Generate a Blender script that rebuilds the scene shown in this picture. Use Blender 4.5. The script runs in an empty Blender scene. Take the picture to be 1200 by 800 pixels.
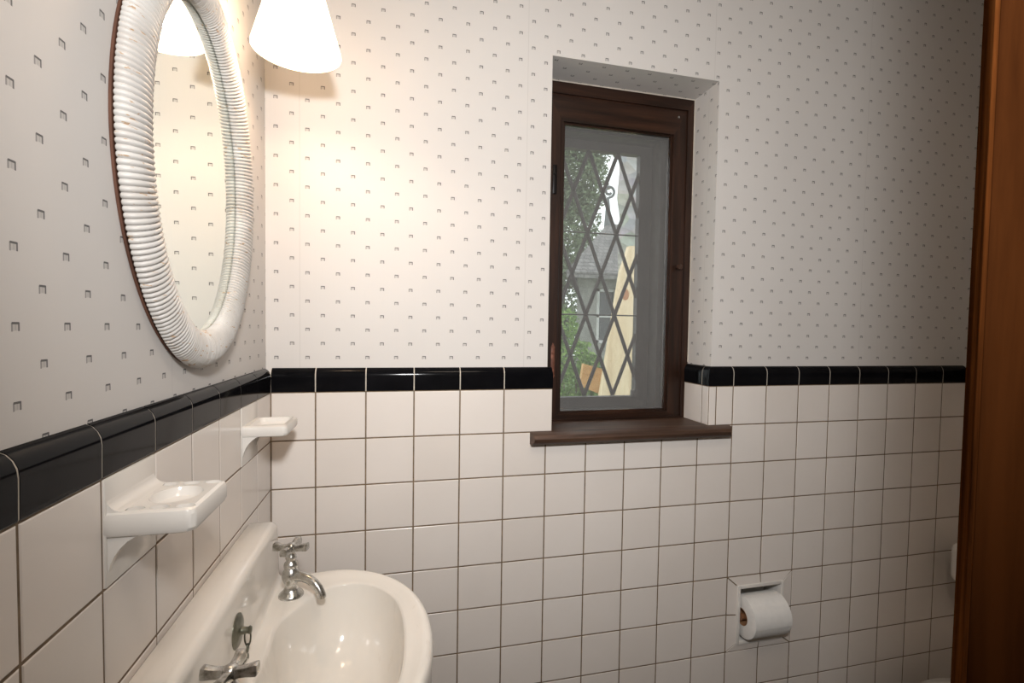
import bpy, bmesh, math, random
from mathutils import Vector, Matrix
random.seed(7)
PI = math.pi
SC = bpy.context.scene
COL = SC.collection

# ------------------------------------------------------------------ helpers
def new_mat(name):
    m = bpy.data.materials.new(name); m.use_nodes = True
    nt = m.node_tree; nt.nodes.clear()
    out = nt.nodes.new('ShaderNodeOutputMaterial')
    return m, nt, out

class NT:
    """tiny node-expression helper"""
    def __init__(s, nt): s.nt = nt
    def m(s, op, a, b=None, c=None):
        n = s.nt.nodes.new('ShaderNodeMath'); n.operation = op
        for i, v in enumerate((a, b, c)):
            if v is None: continue
            if isinstance(v, (int, float)): n.inputs[i].default_value = v
            else: s.nt.links.new(v, n.inputs[i])
        return n.outputs[0]
    def coord(s):
        t = s.nt.nodes.new('ShaderNodeTexCoord'); return t.outputs['Object']
    def sep(s, v):
        n = s.nt.nodes.new('ShaderNodeSeparateXYZ'); s.nt.links.new(v, n.inputs[0]); return n.outputs
    def mapping(s, v, scale=(1,1,1), rot=(0,0,0), loc=(0,0,0)):
        n = s.nt.nodes.new('ShaderNodeMapping'); s.nt.links.new(v, n.inputs['Vector'])
        n.inputs['Scale'].default_value = scale; n.inputs['Rotation'].default_value = rot
        n.inputs['Location'].default_value = loc; return n.outputs[0]
    def noise(s, v, scale, detail=3, rough=.5, dist=0):
        n = s.nt.nodes.new('ShaderNodeTexNoise'); s.nt.links.new(v, n.inputs['Vector'])
        n.inputs['Scale'].default_value = scale; n.inputs['Detail'].default_value = detail
        n.inputs['Roughness'].default_value = rough; n.inputs['Distortion'].default_value = dist
        return n.outputs['Fac']
    def wave(s, v, scale, dist, detail=2, dscale=1, direction='X'):
        n = s.nt.nodes.new('ShaderNodeTexWave'); s.nt.links.new(v, n.inputs['Vector'])
        n.bands_direction = direction
        n.inputs['Scale'].default_value = scale; n.inputs['Distortion'].default_value = dist
        n.inputs['Detail'].default_value = detail; n.inputs['Detail Scale'].default_value = dscale
        return n.outputs['Fac']
    def ramp(s, f, stops):
        n = s.nt.nodes.new('ShaderNodeValToRGB'); s.nt.links.new(f, n.inputs[0])
        e = n.color_ramp.elements
        while len(e) < len(stops): e.new(.5)
        for i, (p, c) in enumerate(stops):
            e[i].position = p; e[i].color = (*c, 1)
        return n.outputs[0]
    def mix(s, f, a, b):
        n = s.nt.nodes.new('ShaderNodeMix'); n.data_type = 'RGBA'
        ins = [i for i in n.inputs if i.enabled]
        for i, v in zip((n.inputs[0], n.inputs[6], n.inputs[7]), (f, a, b)):
            if isinstance(v, (int, float)): i.default_value = v
            elif isinstance(v, tuple): i.default_value = (*v, 1)
            else: s.nt.links.new(v, i)
        return n.outputs[2]
    def bsdf(s, color, rough=.5, metal=0, spec=.5, coat=0, bump=None, bstr=.2, bdist=.001):
        n = s.nt.nodes.new('ShaderNodeBsdfPrincipled')
        if isinstance(color, tuple): n.inputs['Base Color'].default_value = (*color, 1)
        else: s.nt.links.new(color, n.inputs['Base Color'])
        if isinstance(rough, (int, float)): n.inputs['Roughness'].default_value = rough
        else: s.nt.links.new(rough, n.inputs['Roughness'])
        n.inputs['Metallic'].default_value = metal
        n.inputs['Specular IOR Level'].default_value = spec
        n.inputs['Coat Weight'].default_value = coat
        if bump is not None:
            b = s.nt.nodes.new('ShaderNodeBump'); b.inputs['Strength'].default_value = bstr
            b.inputs['Distance'].default_value = bdist
            s.nt.links.new(bump, b.inputs['Height']); s.nt.links.new(b.outputs[0], n.inputs['Normal'])
        return n.outputs[0]

def mat_simple(name, color, rough=.5, metal=0, var=.06, nscale=20, spec=.5, bstr=0, coat=0):
    m, nt, out = new_mat(name); h = NT(nt)
    c = h.coord(); f = h.noise(c, nscale, 4)
    lo = tuple(max(0, x*(1-var)) for x in color); hi = tuple(min(1, x*(1+var)) for x in color)
    col = h.ramp(f, [(.3, lo), (.7, hi)])
    sh = h.bsdf(col, rough, metal, spec, coat, bump=f if bstr else None, bstr=bstr)
    nt.links.new(sh, out.inputs[0]); return m

def mat_wallpaper(name, au, av, u0, v0, pu, pv, seam0=None):
    m, nt, out = new_mat(name); h = NT(nt)
    c = h.coord(); s = h.sep(c); u, v = s[au], s[av]
    half = pu/2
    uu = h.m('DIVIDE', h.m('SUBTRACT', u, u0), half)
    colm = h.m('ROUND', uu)
    lu = h.m('MULTIPLY', h.m('SUBTRACT', uu, colm), half)
    par = h.m('MODULO', h.m('ABSOLUTE', colm), 2.0)
    vv = h.m('ADD', h.m('DIVIDE', h.m('SUBTRACT', v, v0), pv), h.m('MULTIPLY', par, .5))
    lv = h.m('MULTIPLY', h.m('SUBTRACT', vv, h.m('ROUND', vv)), pv)
    def rect(cx, cy, hx, hy):
        a = h.m('LESS_THAN', h.m('ABSOLUTE', h.m('SUBTRACT', lu, cx)), hx)
        b = h.m('LESS_THAN', h.m('ABSOLUTE', h.m('SUBTRACT', lv, cy)), hy)
        return h.m('MULTIPLY', a, b)
    top = rect(.0002, .0028, .0040, .0009)
    rleg = rect(.0038, 0, .0009, .0034)
    lleg = rect(-.0036, -.0004, .0009, .0034)
    mid = rect(.0002, -.0002, .0006, .0024)
    body = rect(0, 0, .0042, .0032)
    dark = h.m('MAXIMUM', h.m('MULTIPLY', top, .92), h.m('MULTIPLY', rleg, .85))
    dark = h.m('MAXIMUM', dark, h.m('MULTIPLY', lleg, .6))
    dark = h.m('MAXIMUM', dark, h.m('MULTIPLY', mid, .35))
    dark = h.m('MAXIMUM', dark, h.m('MULTIPLY', body, .20))
    n1 = h.noise(c, 3.0, 3)
    st = h.noise(h.mapping(c, scale=(260, 260, 6) if av == 2 else (260, 6, 260)), 1, 2)
    base = h.ramp(n1, [(.3, (.650, .620, .595)), (.7, (.680, .652, .627))])
    base = h.mix(h.m('MULTIPLY', st, .10), base, (.60, .58, .56))
    if seam0 is not None:
        w = h.m('DIVIDE', h.m('SUBTRACT', u, seam0), .527)
        d = h.m('MULTIPLY', h.m('ABSOLUTE', h.m('SUBTRACT', w, h.m('ROUND', w))), .527)
        base = h.mix(h.m('MULTIPLY', h.m('LESS_THAN', d, .0007), .35), base, (.45, .42, .40))
    col = h.mix(h.m('MULTIPLY', dark, .93), base, (.035, .035, .04))
    sh = h.bsdf(col, .62, 0, .3, bump=st, bstr=.12, bdist=.0006)
    nt.links.new(sh, out.inputs[0]); return m

def mat_wood(name, dark, mid, light, axis='Z', scale=1.0, rough=.42, spec=.4, wear=.0, wearcol=(.45,.16,.04), bands=9, wv=.08):
    m, nt, out = new_mat(name); h = NT(nt)
    c = h.coord()
    k = {'Z': (18, 18, 1.2), 'X': (1.2, 18, 18), 'Y': (18, 1.2, 18)}[axis]
    g = h.noise(h.mapping(c, scale=tuple(x*scale for x in k)), 3.0, 6, .62, .4)
    k2 = {'Z': (1, 1, .12), 'X': (.12, 1, 1), 'Y': (1, .12, 1)}[axis]
    w = h.wave(h.mapping(c, scale=k2), bands*scale, 5.5, 3, 1.6, 'X' if axis != 'X' else 'Z')
    f = h.m('ADD', h.m('MULTIPLY', g, 1-wv), h.m('MULTIPLY', w, wv))
    col = h.ramp(f, [(.30, dark), (.52, mid), (.74, light)])
    if wear:
        wn = h.noise(h.mapping(c, scale=(k[0]*.5, k[1]*.5, k[2]*2) if axis == 'Z' else k), 1.2, 4)
        col = h.mix(h.m('MULTIPLY', h.m('GREATER_THAN', wn, 1-wear), .8), col, wearcol)
    sh = h.bsdf(col, rough, 0, spec, bump=g, bstr=.25, bdist=.001)
    nt.links.new(sh, out.inputs[0]); return m

# object builders --------------------------------------------------
def finish(name, bm, mat, parent=None, smooth=35, kind=None):
    bmesh.ops.recalc_face_normals(bm, faces=bm.faces[:])
    me = bpy.data.meshes.new(name); bm.to_mesh(me); bm.free()
    if smooth:
        for p in me.polygons: p.use_smooth = True
        me.set_sharp_from_angle(angle=math.radians(smooth))
    mats = mat if isinstance(mat, (list, tuple)) else [mat]
    for x in mats: me.materials.append(x)
    o = bpy.data.objects.new(name, me); COL.objects.link(o)
    if parent:
        o.parent = parent
        o.matrix_parent_inverse = Matrix.Translation(-parent.location) if parent.type == 'EMPTY' else Matrix.Identity(4)
        if parent.type != 'EMPTY': o.matrix_parent_inverse = Matrix.Identity(4)
    if kind: o['kind'] = kind
    return o

def thing(name, label, cat, loc, group=None):
    o = bpy.data.objects.new(name, None); COL.objects.link(o)
    o.empty_display_size = .05; o.location = loc
    o['label'] = label; o['category'] = cat
    if group: o['group'] = group
    return o
def tag(o, label, cat, group=None):
    o['label'] = label; o['category'] = cat
    if group: o['group'] = group
    return o

def add_box(bm, x0, x1, y0, y1, z0, z1, bevel=0, seg=2, mi=0):
    r = bmesh.ops.create_cube(bm, size=1)
    vs = r['verts']
    for v in vs:
        v.co = Vector(((x0+x1)/2 + v.co.x*(x1-x0), (y0+y1)/2 + v.co.y*(y1-y0), (z0+z1)/2 + v.co.z*(z1-z0)))
    if bevel:
        es = list({e for v in vs for e in v.link_edges})
        bmesh.ops.bevel(bm, geom=es, offset=bevel, segments=seg, affect='EDGES', profile=.5)
    return vs

def box_obj(name, b, mat, parent=None, bevel=0, seg=2, kind=None):
    bm = bmesh.new(); add_box(bm, *b, bevel=bevel, seg=seg)
    return finish(name, bm, mat, parent, kind=kind)

def lathe(bm, prof, c, n=32, axis=Vector((0, 0, 1)), close=True):
    axis = axis.normalized()
    q = Vector((0, 0, 1)).rotation_difference(axis)
    rings = []
    for r, z in prof:
        if r < 1e-6:
            rings.append([bm.verts.new(Vector(c) + q @ Vector((0, 0, z)))])
        else:
            rings.append([bm.verts.new(Vector(c) + q @ Vector((r*math.cos(2*PI*i/n), r*math.sin(2*PI*i/n), z))) for i in range(n)])
    for a, b in zip(rings, rings[1:]):
        for i in range(n):
            j = (i+1) % n
            if len(a) == 1 and len(b) == 1: continue
            if len(a) == 1: bm.faces.new((a[0], b[i], b[j]))
            elif len(b) == 1: bm.faces.new((a[i], a[j], b[0]))
            else: bm.faces.new((a[i], a[j], b[j], b[i]))

def tube(bm, path, rad, n=12, caps=True, closed=False):
    path = [Vector(p) for p in path]
    rads = rad if isinstance(rad, (list, tuple)) else [rad]*len(path)
    N = len(path); rings = []
    t0 = (path[1]-path[0]).normalized()
    up = Vector((0, 0, 1)) if abs(t0.z) < .9 else Vector((1, 0, 0))
    nrm = t0.cross(up).normalized()
    prev = t0
    for i, p in enumerate(path):
        if closed: t = (path[(i+1) % N]-path[i-1]).normalized()
        elif i == 0: t = t0
        elif i == N-1: t = (path[-1]-path[-2]).normalized()
        else: t = (path[i+1]-path[i-1]).normalized()
        nrm = prev.rotation_difference(t) @ nrm; prev = t
        nrm = (nrm - t*nrm.dot(t)).normalized()
        b = t.cross(nrm)
        rings.append([bm.verts.new(p + rads[i]*(math.cos(2*PI*k/n)*nrm + math.sin(2*PI*k/n)*b)) for k in range(n)])
    pairs = list(zip(rings, rings[1:])) + ([(rings[-1], rings[0])] if closed else [])
    for a, b in pairs:
        for k in range(n):
            bm.faces.new((a[k], a[(k+1) % n], b[(k+1) % n], b[k]))
    if caps and not closed:
        bm.faces.new(rings[0][::-1]); bm.faces.new(rings[-1])

def prism(bm, poly, f0, f1):
    """poly list of 2D points; f0,f1 map a 2D point to the two 3-D ends"""
    a = [bm.verts.new(f0(*p)) for p in poly]; b = [bm.verts.new(f1(*p)) for p in poly]
    n = len(poly)
    bm.faces.new(a); bm.faces.new(b[::-1])
    for i in range(n):
        bm.faces.new((a[i], b[i], b[(i+1) % n], a[(i+1) % n]))

# ------------------------------------------------------------------ dimensions (z = 0 at the bottom of the black tile band)
T = .11
XL, XR = -.0939, 1.9705
TH = .012
C0 = .1096                       # first joint on the left wall
FLOOR = -1.32; CEIL = 1.34
YN = -2.0                        # near wall
OX0, OX1, OZ0, OZ1 = .555, 1.034, -.125, .840
WT = .36                         # outer face of back wall
RX0, RX1, RZ0, RZ1 = 1.142, 1.280, -.740, -.586     # paper-holder recess

# ------------------------------------------------------------------ materials
M_paper_back = mat_wallpaper('wallpaper_back', 0, 2, .0466, .0788, .0655, .0643, seam0=-.035)
M_paper_side = mat_wallpaper('wallpaper_side', 1, 2, -.748, .0855, .0635, .0624, seam0=-.47)
M_paper_top = mat_wallpaper('wallpaper_reveal_top', 0, 1, .0466, .03, .0655, .0643)
M_grout = mat_simple('grout', (.19, .135, .085), .9, var=.3, nscale=60)
M_grout_light = mat_simple('grout_light', (.60, .54, .46), .8, var=.15, nscale=60)
def mat_tile():
    m, nt, out = new_mat('white_tile'); h = NT(nt)
    c = h.coord()
    g = nt.nodes.new('ShaderNodeNewGeometry')
    rnd = g.outputs['Random Per Island']
    n = h.noise(c, 5, 4)
    f = h.m('ADD', h.m('MULTIPLY', n, .6), h.m('MULTIPLY', rnd, .4))
    col = h.ramp(f, [(.25, (.735, .675, .625)), (.75, (.80, .745, .70))])
    rough = h.m('ADD', .14, h.m('MULTIPLY', h.noise(c, 9, 3), .16))
    sh = h.bsdf(col, rough, 0, .45, bump=h.noise(c, 26, 2), bstr=.03, bdist=.002)
    nt.links.new(sh, out.inputs[0]); return m
M_tile = mat_tile()
M_black = mat_simple('black_glazed_tile', (.005, .005, .006), .10, var=.3, nscale=14, spec=.08)
M_ceramic = mat_simple('white_ceramic', (.74, .71, .67), .16, var=.03, nscale=8, spec=.5)
def mat_sink():
    m, nt, out = new_mat('sink_porcelain'); h = NT(nt)
    c = h.coord()
    col = h.ramp(h.noise(c, 6, 4), [(.3, (.79, .75, .69)), (.7, (.83, .79, .735))])
    stain = h.noise(h.mapping(c, scale=(40, 12, 3)), 1.5, 4)
    col = h.mix(h.m('MULTIPLY', h.m('GREATER_THAN', stain, .66), .10), col, (.50, .42, .33))
    sh = h.bsdf(col, .13, 0, .5); nt.links.new(sh, out.inputs[0]); return m
M_sink = mat_sink()
def mat_chrome():
    m, nt, out = new_mat('worn_chrome'); h = NT(nt)
    c = h.coord(); n = h.noise(c, 90, 5, .6)
    col = h.ramp(n, [(.32, (.30, .29, .25)), (.5, (.58, .575, .55)), (.7, (.70, .70, .69))])
    rough = h.m('ADD', .10, h.m('MULTIPLY', n, .28))
    sh = h.bsdf(col, rough, 1.0, .5); nt.links.new(sh, out.inputs[0]); return m
M_chrome = mat_chrome()
M_tarnish = mat_simple('tarnished_brass', (.20, .20, .16), .38, .85, var=.35, nscale=60)
M_wood = mat_wood('window_wood', (.009, .004, .002), (.026, .010, .005), (.055, .022, .011), 'Z', 1.0, .40)
M_wood_h = mat_wood('window_wood_horizontal', (.009, .004, .002), (.026, .010, .005), (.055, .022, .011), 'X', 1.0, .40)
M_sill = mat_wood('sill_wood', (.024, .012, .007), (.080, .042, .026), (.16, .092, .060), 'X', 1.0, .5)
M_door = mat_wood('door_wood', (.0022, .0007, .0003), (.0105, .0031, .0010), (.034, .0105, .0028), 'Z', .5, .8, bands=10, wv=.4, spec=.0)
M_door_edge = mat_wood('door_edge_wood', (.012, .0036, .0011), (.040, .012, .0029), (.09, .031, .008), 'Z', 1.6, .8, spec=.0)
M_ceiling = mat_simple('ceiling_paint', (.74, .72, .69), .8, var=.03)
M_floor = mat_simple('floor_tile', (.20, .19, .18), .4, var=.15)

# ------------------------------------------------------------------ room shell
def grid_wall(bm, xs, zs, holes, y0, y1):
    """solid wall in cells; holes = set of (i,j) left out"""
    for i in range(len(xs)-1):
        for j in range(len(zs)-1):
            if (i, j) in holes: continue
            add_box(bm, xs[i], xs[i+1], y0, y1, zs[j], zs[j+1])
    bmesh.ops.remove_doubles(bm, verts=bm.verts[:], dist=1e-5)
    # delete internal double faces
    seen = {}
    for f in bm.faces:
        k = tuple(sorted(v.index for v in f.verts)); seen.setdefault(k, []).append(f)

bm = bmesh.new()
xs = [XL-.15, OX0, OX1, RX0-.012, RX1+.012, XR+.15]
zs = [FLOOR-.1, RZ0-.012, RZ1+.012, OZ0, OZ1, CEIL+.1]
for i in range(5):
    for j in range(5):
        if i == 1 and j == 3: continue
        y0 = .075 if (i == 3 and j == 1) else TH
        add_box(bm, xs[i], xs[i+1], y0, WT, zs[j], zs[j+1])
wall_back = finish('wall_back', bm, [M_paper_back, M_paper_side, M_paper_top], kind='structure', smooth=0)
for p in wall_back.data.polygons:
    if abs(p.normal.x) > .7: p.material_index = 1
    elif abs(p.normal.z) > .7: p.material_index = 2

wall_left = box_obj('wall_left', (XL-.15, XL-TH, YN, TH, FLOOR, CEIL), M_paper_side, kind='structure')
wall_right = box_obj('wall_right', (XR+TH, XR+.15, YN, TH, FLOOR, CEIL), M_paper_side, kind='structure')
wall_front = box_obj('wall_front', (XL-.15, XR+.15, YN-.12, YN, FLOOR, CEIL), M_paper_back, kind='structure')
floor = box_obj('floor', (XL-.15, XR+.15, YN-.12, WT, FLOOR-.1, FLOOR), M_floor, kind='structure')
ceiling = box_obj('ceiling', (XL-.15, XR+.15, YN-.12, WT, CEIL, CEIL+.1), M_ceiling, kind='structure')

# ---- tiles: plane maps (u along wall, z up, d = depth out of wall into the room, 0 = tile face)
def tile_cell(bm, fn, u0, u1, z0, z1, gap=.0016, t=TH, tilt=True):
    u0 += gap; u1 -= gap; z0 += gap; z1 -= gap
    if u1-u0 < .004 or z1-z0 < .004: return
    k = .0012
    e = random.uniform(-.00012, .00012) if tilt else 0
    g = random.uniform(-.00012, .00012) if tilt else 0
    def P(u, z, d):
        return bm.verts.new(fn(u, z, d + (e*(2*(u-u0)/(u1-u0)-1) + g*(2*(z-z0)/(z1-z0)-1) if d > -.005 else 0)))
    L0 = [P(u0, z0, -t+.001), P(u1, z0, -t+.001), P(u1, z1, -t+.001), P(u0, z1, -t+.001)]
    L1 = [P(u0, z0, -.0007), P(u1, z0, -.0007), P(u1, z1, -.0007), P(u0, z1, -.0007)]
    h = k*.5
    L2 = [P(u0+h, z0+h, -.0003), P(u1-h, z0+h, -.0003), P(u1-h, z1-h, -.0003), P(u0+h, z1-h, -.0003)]
    L3 = [P(u0+k, z0+k, 0), P(u1-k, z0+k, 0), P(u1-k, z1-k, 0), P(u0+k, z1-k, 0)]
    for A, B in ((L0, L1), (L1, L2), (L2, L3)):
        for i in range(4):
            bm.faces.new((A[i], A[(i+1) % 4], B[(i+1) % 4], B[i]))
    bm.faces.new(L3)

BAR = [(0, .0008), (.0008, 0.002), (.0012, .034), (.0004, .041), (-.0022, .0475), (-.0062, .0522), (-.0115, .0550)]   # (d, z) profile of the black cap tile
def bar_piece(bm, fn, u0, u1, prof=BAR, gap=.0012, inset=0):
    u0 += gap; u1 -= gap
    pr = [(d-inset, z-(inset if i > 3 else 0)) for i, (d, z) in enumerate(prof)]
    pr = pr + [(-.0118, .054), (-.0118, .001)]
    prism(bm, pr, lambda d, z: fn(u0, z, d), lambda d, z: fn(u1, z, d))

fn_back = lambda u, z, d: Vector((u, -d, z))
fn_left = lambda u, z, d: Vector((XL+d, u, z))
fn_right = lambda u, z, d: Vector((XR-d, u, z))
fn_front = lambda u, z, d: Vector((u, YN+TH+d, z))
fn_rev_r = lambda u, z, d: Vector((OX1-TH-d, u, z))
fn_rev_l = lambda u, z, d: Vector((OX0+TH+d, u, z))

rows = [-T*i for i in range(0, 13)]
ub = [XL] + [T*i for i in range(0, 18)] + [XR]
ul = [0] + [-(C0+T*i) for i in range(0, 17)] + [YN+TH]
TXL, TXR = OX0+TH, OX1-TH         # tiled jambs of the window
SILLZ = -.1085

# back wall tiles
bm = bmesh.new()
for a, b in zip(ub, ub[1:]):
    for j, (z1, z0) in enumerate(zip(rows, rows[1:])):
        if j == 0:
            segs = []
            if b <= .56: segs = [(a, min(b, .55) if b < .55 else TXL)] if b >= .549 and b < .56 else [(a, b)]
            elif a >= 1.0999: segs = [(a, b)]
            elif abs(b-1.1) < .001: segs = [(TXR, 1.046), (1.046, b)]
            for s in segs: tile_cell(bm, fn_back, s[0], s[1], z0, z1)
            continue
        if 1.0999 <= a and b <= 1.3201 and j in (5, 6): continue
        tile_cell(bm, fn_back, a, b, z0, z1)
# tiled window jambs
for fn in (fn_rev_r, fn_rev_l):
    tile_cell(bm, fn, 0.002, .034, -.11, 0)
    tile_cell(bm, fn, .034, .126, -.11, 0)
finish('tile_wainscot', bm, M_tile, wall_back, smooth=0, kind='structure')
# grout beds
bm = bmesh.new()
G = .0009
add_box(bm, XL-.002, TXL-.001, G, TH+.004, -.11, .002)
add_box(bm, TXR+.001, XR+.002, G, TH+.004, -.11, .002)
add_box(bm, XL-.002, 1.102, G, TH+.004, FLOOR, -.11)
add_box(bm, 1.318, XR+.002, G, TH+.004, FLOOR, -.11)
add_box(bm, 1.102, 1.318, G, TH+.004, -.551, -.11)
add_box(bm, 1.102, 1.318, G, TH+.004, FLOOR, -.769)
add_box(bm, TXR+G, OX1+.004, .004, .126, -.12, .002)
add_box(bm, OX0-.004, TXL-G, .004, .126, -.12, .002)
finish('tile_grout', bm, M_grout, wall_back, smooth=0, kind='structure')
# black cap tiles on the back wall
bm = bmesh.new(); bg = bmesh.new()
for a, b in zip(ub, ub[1:]):
    if b <= .551:
        if b > .545: b = TXL
        bar_piece(bm, fn_back, a, b)
    elif a >= 1.099: bar_piece(bm, fn_back, a, b)
    elif abs(b-1.1) < .001: bar_piece(bm, fn_back, TXR, b)
bar_piece(bg, fn_back, XL, TXL-.010, gap=0, inset=.0006); bar_piece(bg, fn_back, TXR+.010, XR, gap=0, inset=.0006)
for fn in (fn_rev_r, fn_rev_l):
    bar_piece(bm, fn, 0.0, .034); bar_piece(bm, fn, .034, .1265)
    bar_piece(bg, fn, .010, .126, gap=0, inset=.0006)
finish('black_cap_tiles', bm, M_black, wall_back, smooth=30, kind='structure')
finish('cap_tile_grout', bg, M_grout_light, wall_back, smooth=30, kind='structure')

# left wall tiles
def side_wall(fn, wall):
    bm = bmesh.new(); bk = bmesh.new(); bg = bmesh.new(); bq = bmesh.new()
    for b, a in zip(ul, ul[1:]):
        for z1, z0 in zip(rows, rows[1:]): tile_cell(bm, fn, a, b, z0, z1)
        bar_piece(bk, fn, a, b)
    bar_piece(bg, fn, YN+TH, 0, gap=0, inset=.0006)
    c = [fn(YN, FLOOR, -TH-.004), fn(0.002, .002, -G)]
    add_box(bq, min(c[0].x, c[1].x), max(c[0].x, c[1].x), YN, .002, FLOOR, .002)
    finish('tile_wainscot', bm, M_tile, wall, smooth=0, kind='structure')
    finish('tile_grout', bq, M_grout, wall, smooth=0, kind='structure')
    finish('black_cap_tiles', bk, M_black, wall, smooth=30, kind='structure')
    finish('cap_tile_grout', bg, M_grout_light, wall, smooth=30, kind='structure')
side_wall(fn_left, wall_left); side_wall(fn_right, wall_right)

# ------------------------------------------------------------------ window
win = bpy.data.objects.new('window_1', None); COL.objects.link(win); win.location = ((OX0+OX1)/2, .13, SILLZ); win['kind'] = 'structure'
def ring(bm, o, i, y0, y1, bevel=.002):
    """o,i = (x0,x1,z0,z1) outer/inner; four mitred bars"""
    O = [(o[0], o[2]), (o[1], o[2]), (o[1], o[3]), (o[0], o[3])]
    I = [(i[0], i[2]), (i[1], i[2]), (i[1], i[3]), (i[0], i[3])]
    for k in range(4):
        n = (k+1) % 4
        prism(bm, [O[k], O[n], I[n], I[k]], lambda x, z: Vector((x, y0, z)), lambda x, z: Vector((x, y1, z)))
F0 = (OX0+.001, OX1-.001, SILLZ, OZ1-.001)
F1 = (.582, 1.012, -.104, .806)
F2 = (.620, .974, -.094, .738)
F3 = (.633, .962, -.082, .727)
def frame_part(name, o, i, y0, y1, parent):
    bm = bmesh.new()
    O = [(o[0], o[2]), (o[1], o[2]), (o[1], o[3]), (o[0], o[3])]
    I = [(i[0], i[2]), (i[1], i[2]), (i[1], i[3]), (i[0], i[3])]
    for k in range(4):
        n = (k+1) % 4
        nf = len(bm.faces)
        prism(bm, [O[k], O[n], I[n], I[k]], lambda x, z: Vector((x, y0, z)), lambda x, z: Vector((x, y1, z)))
        bm.faces.ensure_lookup_table()
        for f in bm.faces[nf:]: f.material_index = 1 if k % 2 == 0 else 0
    return finish(name, bm, [M_wood, M_wood_h], parent, smooth=0)
frame = frame_part('frame', F0, F1, .128, .215, win)
sash = frame_part('screen_sash', F1, F2, .134, .160, win)
bead = frame_part('inner_moulding', F2, (F2[0]+.006, F2[1]-.006, F2[2]+.006, F2[3]-.006), .131, .158, sash)
bead2 = frame_part('glazing_bead', (F2[0]+.006, F2[1]-.006, F2[2]+.006, F2[3]-.006), F3, .139, .158, sash)
# thin lighter lip of old paint along the frame top against the wallpaper
bm = bmesh.new(); tube(bm, [(OX0+.002, .1265, OZ1-.002), (OX1-.002, .1265, OZ1-.002)], .0016, 8)
tube(bm, [(OX1-.002, .1265, OZ1-.002), (OX1-.002, .1265, .06)], .0012, 8)
finish('caulk_bead', bm, M_grout_light, win)
# screen
m, nt, out = new_mat('insect_screen'); h = NT(nt)
tr = nt.nodes.new('ShaderNodeBsdfTransparent'); df = h.bsdf((.26, .255, .25), .7)
mx = nt.nodes.new('ShaderNodeMixShader')
c = h.coord(); st = h.noise(h.mapping(c, scale=(500, 1, 30)), 1, 2)
fac = h.m('ADD', .24, h.m('MULTIPLY', st, .08))
nt.links.new(fac, mx.inputs[0]); nt.links.new(tr.outputs[0], mx.inputs[1]); nt.links.new(df, mx.inputs[2]); nt.links.new(mx.outputs[0], out.inputs[0])
M_screen = m
box_obj('insect_screen', (F3[0]-.004, F3[1]+.004, .1495, .1502, F3[2]-.004, F3[3]+.004), M_screen, sash)
# knob, latch, screw
bm = bmesh.new(); lathe(bm, [(0, 0), (.0055, 0), (.005, .006), (.0085, .010), (.0095, .015), (.007, .019), (0, .020)], (.9915, .134, .343), 20, Vector((0, -1, 0)))
finish('knob', bm, mat_simple('knob_wood', (.045, .02, .012), .35), sash)
M_rust = mat_simple('painted_iron_latch', (.20, .075, .045), .55, .2, var=.4, nscale=50)
bm = bmesh.new()
add_box(bm, .6005, .6115, .130, .1345, .022, .100, .0015)
prism(bm, [(.5995, .100), (.6125, .100), (.606, .114)], lambda x, z: Vector((x, .131, z)), lambda x, z: Vector((x, .1345, z)))
prism(bm, [(.5995, .022), (.606, .006), (.6125, .022)], lambda x, z: Vector((x, .131, z)), lambda x, z: Vector((x, .1345, z)))
lathe(bm, [(0, 0), (.004, 0), (.003, .003), (0, .0035)], (.606, .130, .085), 12, Vector((0, -1, 0)))
lathe(bm, [(0, 0), (.004, 0), (.003, .003), (0, .0035)], (.606, .130, .035), 12, Vector((0, -1, 0)))
finish('latch_plate', bm, M_rust, sash)
bm = bmesh.new(); add_box(bm, .597, .609, .129, .1345, .53, .61, .0015)
lathe(bm, [(0, 0), (.004, 0), (.003, .003), (0, .0035)], (.603, .129, .585), 12, Vector((0, -1, 0)))
finish('hinge', bm, mat_simple('black_iron', (.012, .010, .010), .4, .6), sash)
bm = bmesh.new(); lathe(bm, [(0, 0), (.004, 0), (.003, .002), (0, .0025)], (.984, .134, .785), 12, Vector((0, -1, 0)))
finish('screw', bm, M_chrome, sash)
# outer jamb liner between the screen and the leaded casement
M_jamb = mat_simple('weathered_jamb', (.10, .092, .085), .7, var=.25, nscale=30)
bm = bmesh.new()
JX0, JX1, JZ0, JZ1 = .600, .975, -.096, .742
add_box(bm, JX1, OX1-.001, .216, .352, JZ0-.02, JZ1+.09)
add_box(bm, OX0+.001, JX0, .216, .352, JZ0-.02, JZ1+.09)
add_box(bm, JX0, JX1, .216, .352, JZ1, JZ1+.09)
add_box(bm, JX0, JX1, .216, .352, JZ0-.02, JZ0)
finish('outer_jamb', bm, M_jamb, win)
# leaded casement
YG = .285
M_lead = mat_simple('lead_came', (.12, .117, .113), .6, .0, var=.15)
cas = frame_part('leaded_casement', (JX0, JX1, JZ0, JZ1), (.640, .933, -.062, .715), YG-.012, YG+.014, win)
cas.data.materials.clear(); cas.data.materials.append(mat_simple('casement_steel', (.085, .08, .075), .6, .1, var=.2)); 
for p in cas.data.polygons: p.material_index = 0
bm = bmesh.new()
PX, PZ = .0985, .2585; ZT = .717; XA = .7615
def clip(p, q, x0, x1, z0, z1):
    t0, t1 = 0., 1.; dx, dz = q[0]-p[0], q[1]-p[1]
    for d, a, b in ((dx, x0-p[0], x1-p[0]), (dz, z0-p[1], z1-p[1])):
        if abs(d) < 1e-9:
            continue
        s, e = a/d, b/d
        if s > e: s, e = e, s
        t0 = max(t0, s); t1 = min(t1, e)
    if t1-t0 < .01: return None
    return ((p[0]+dx*t0, p[1]+dz*t0), (p[0]+dx*t1, p[1]+dz*t1))
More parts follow.
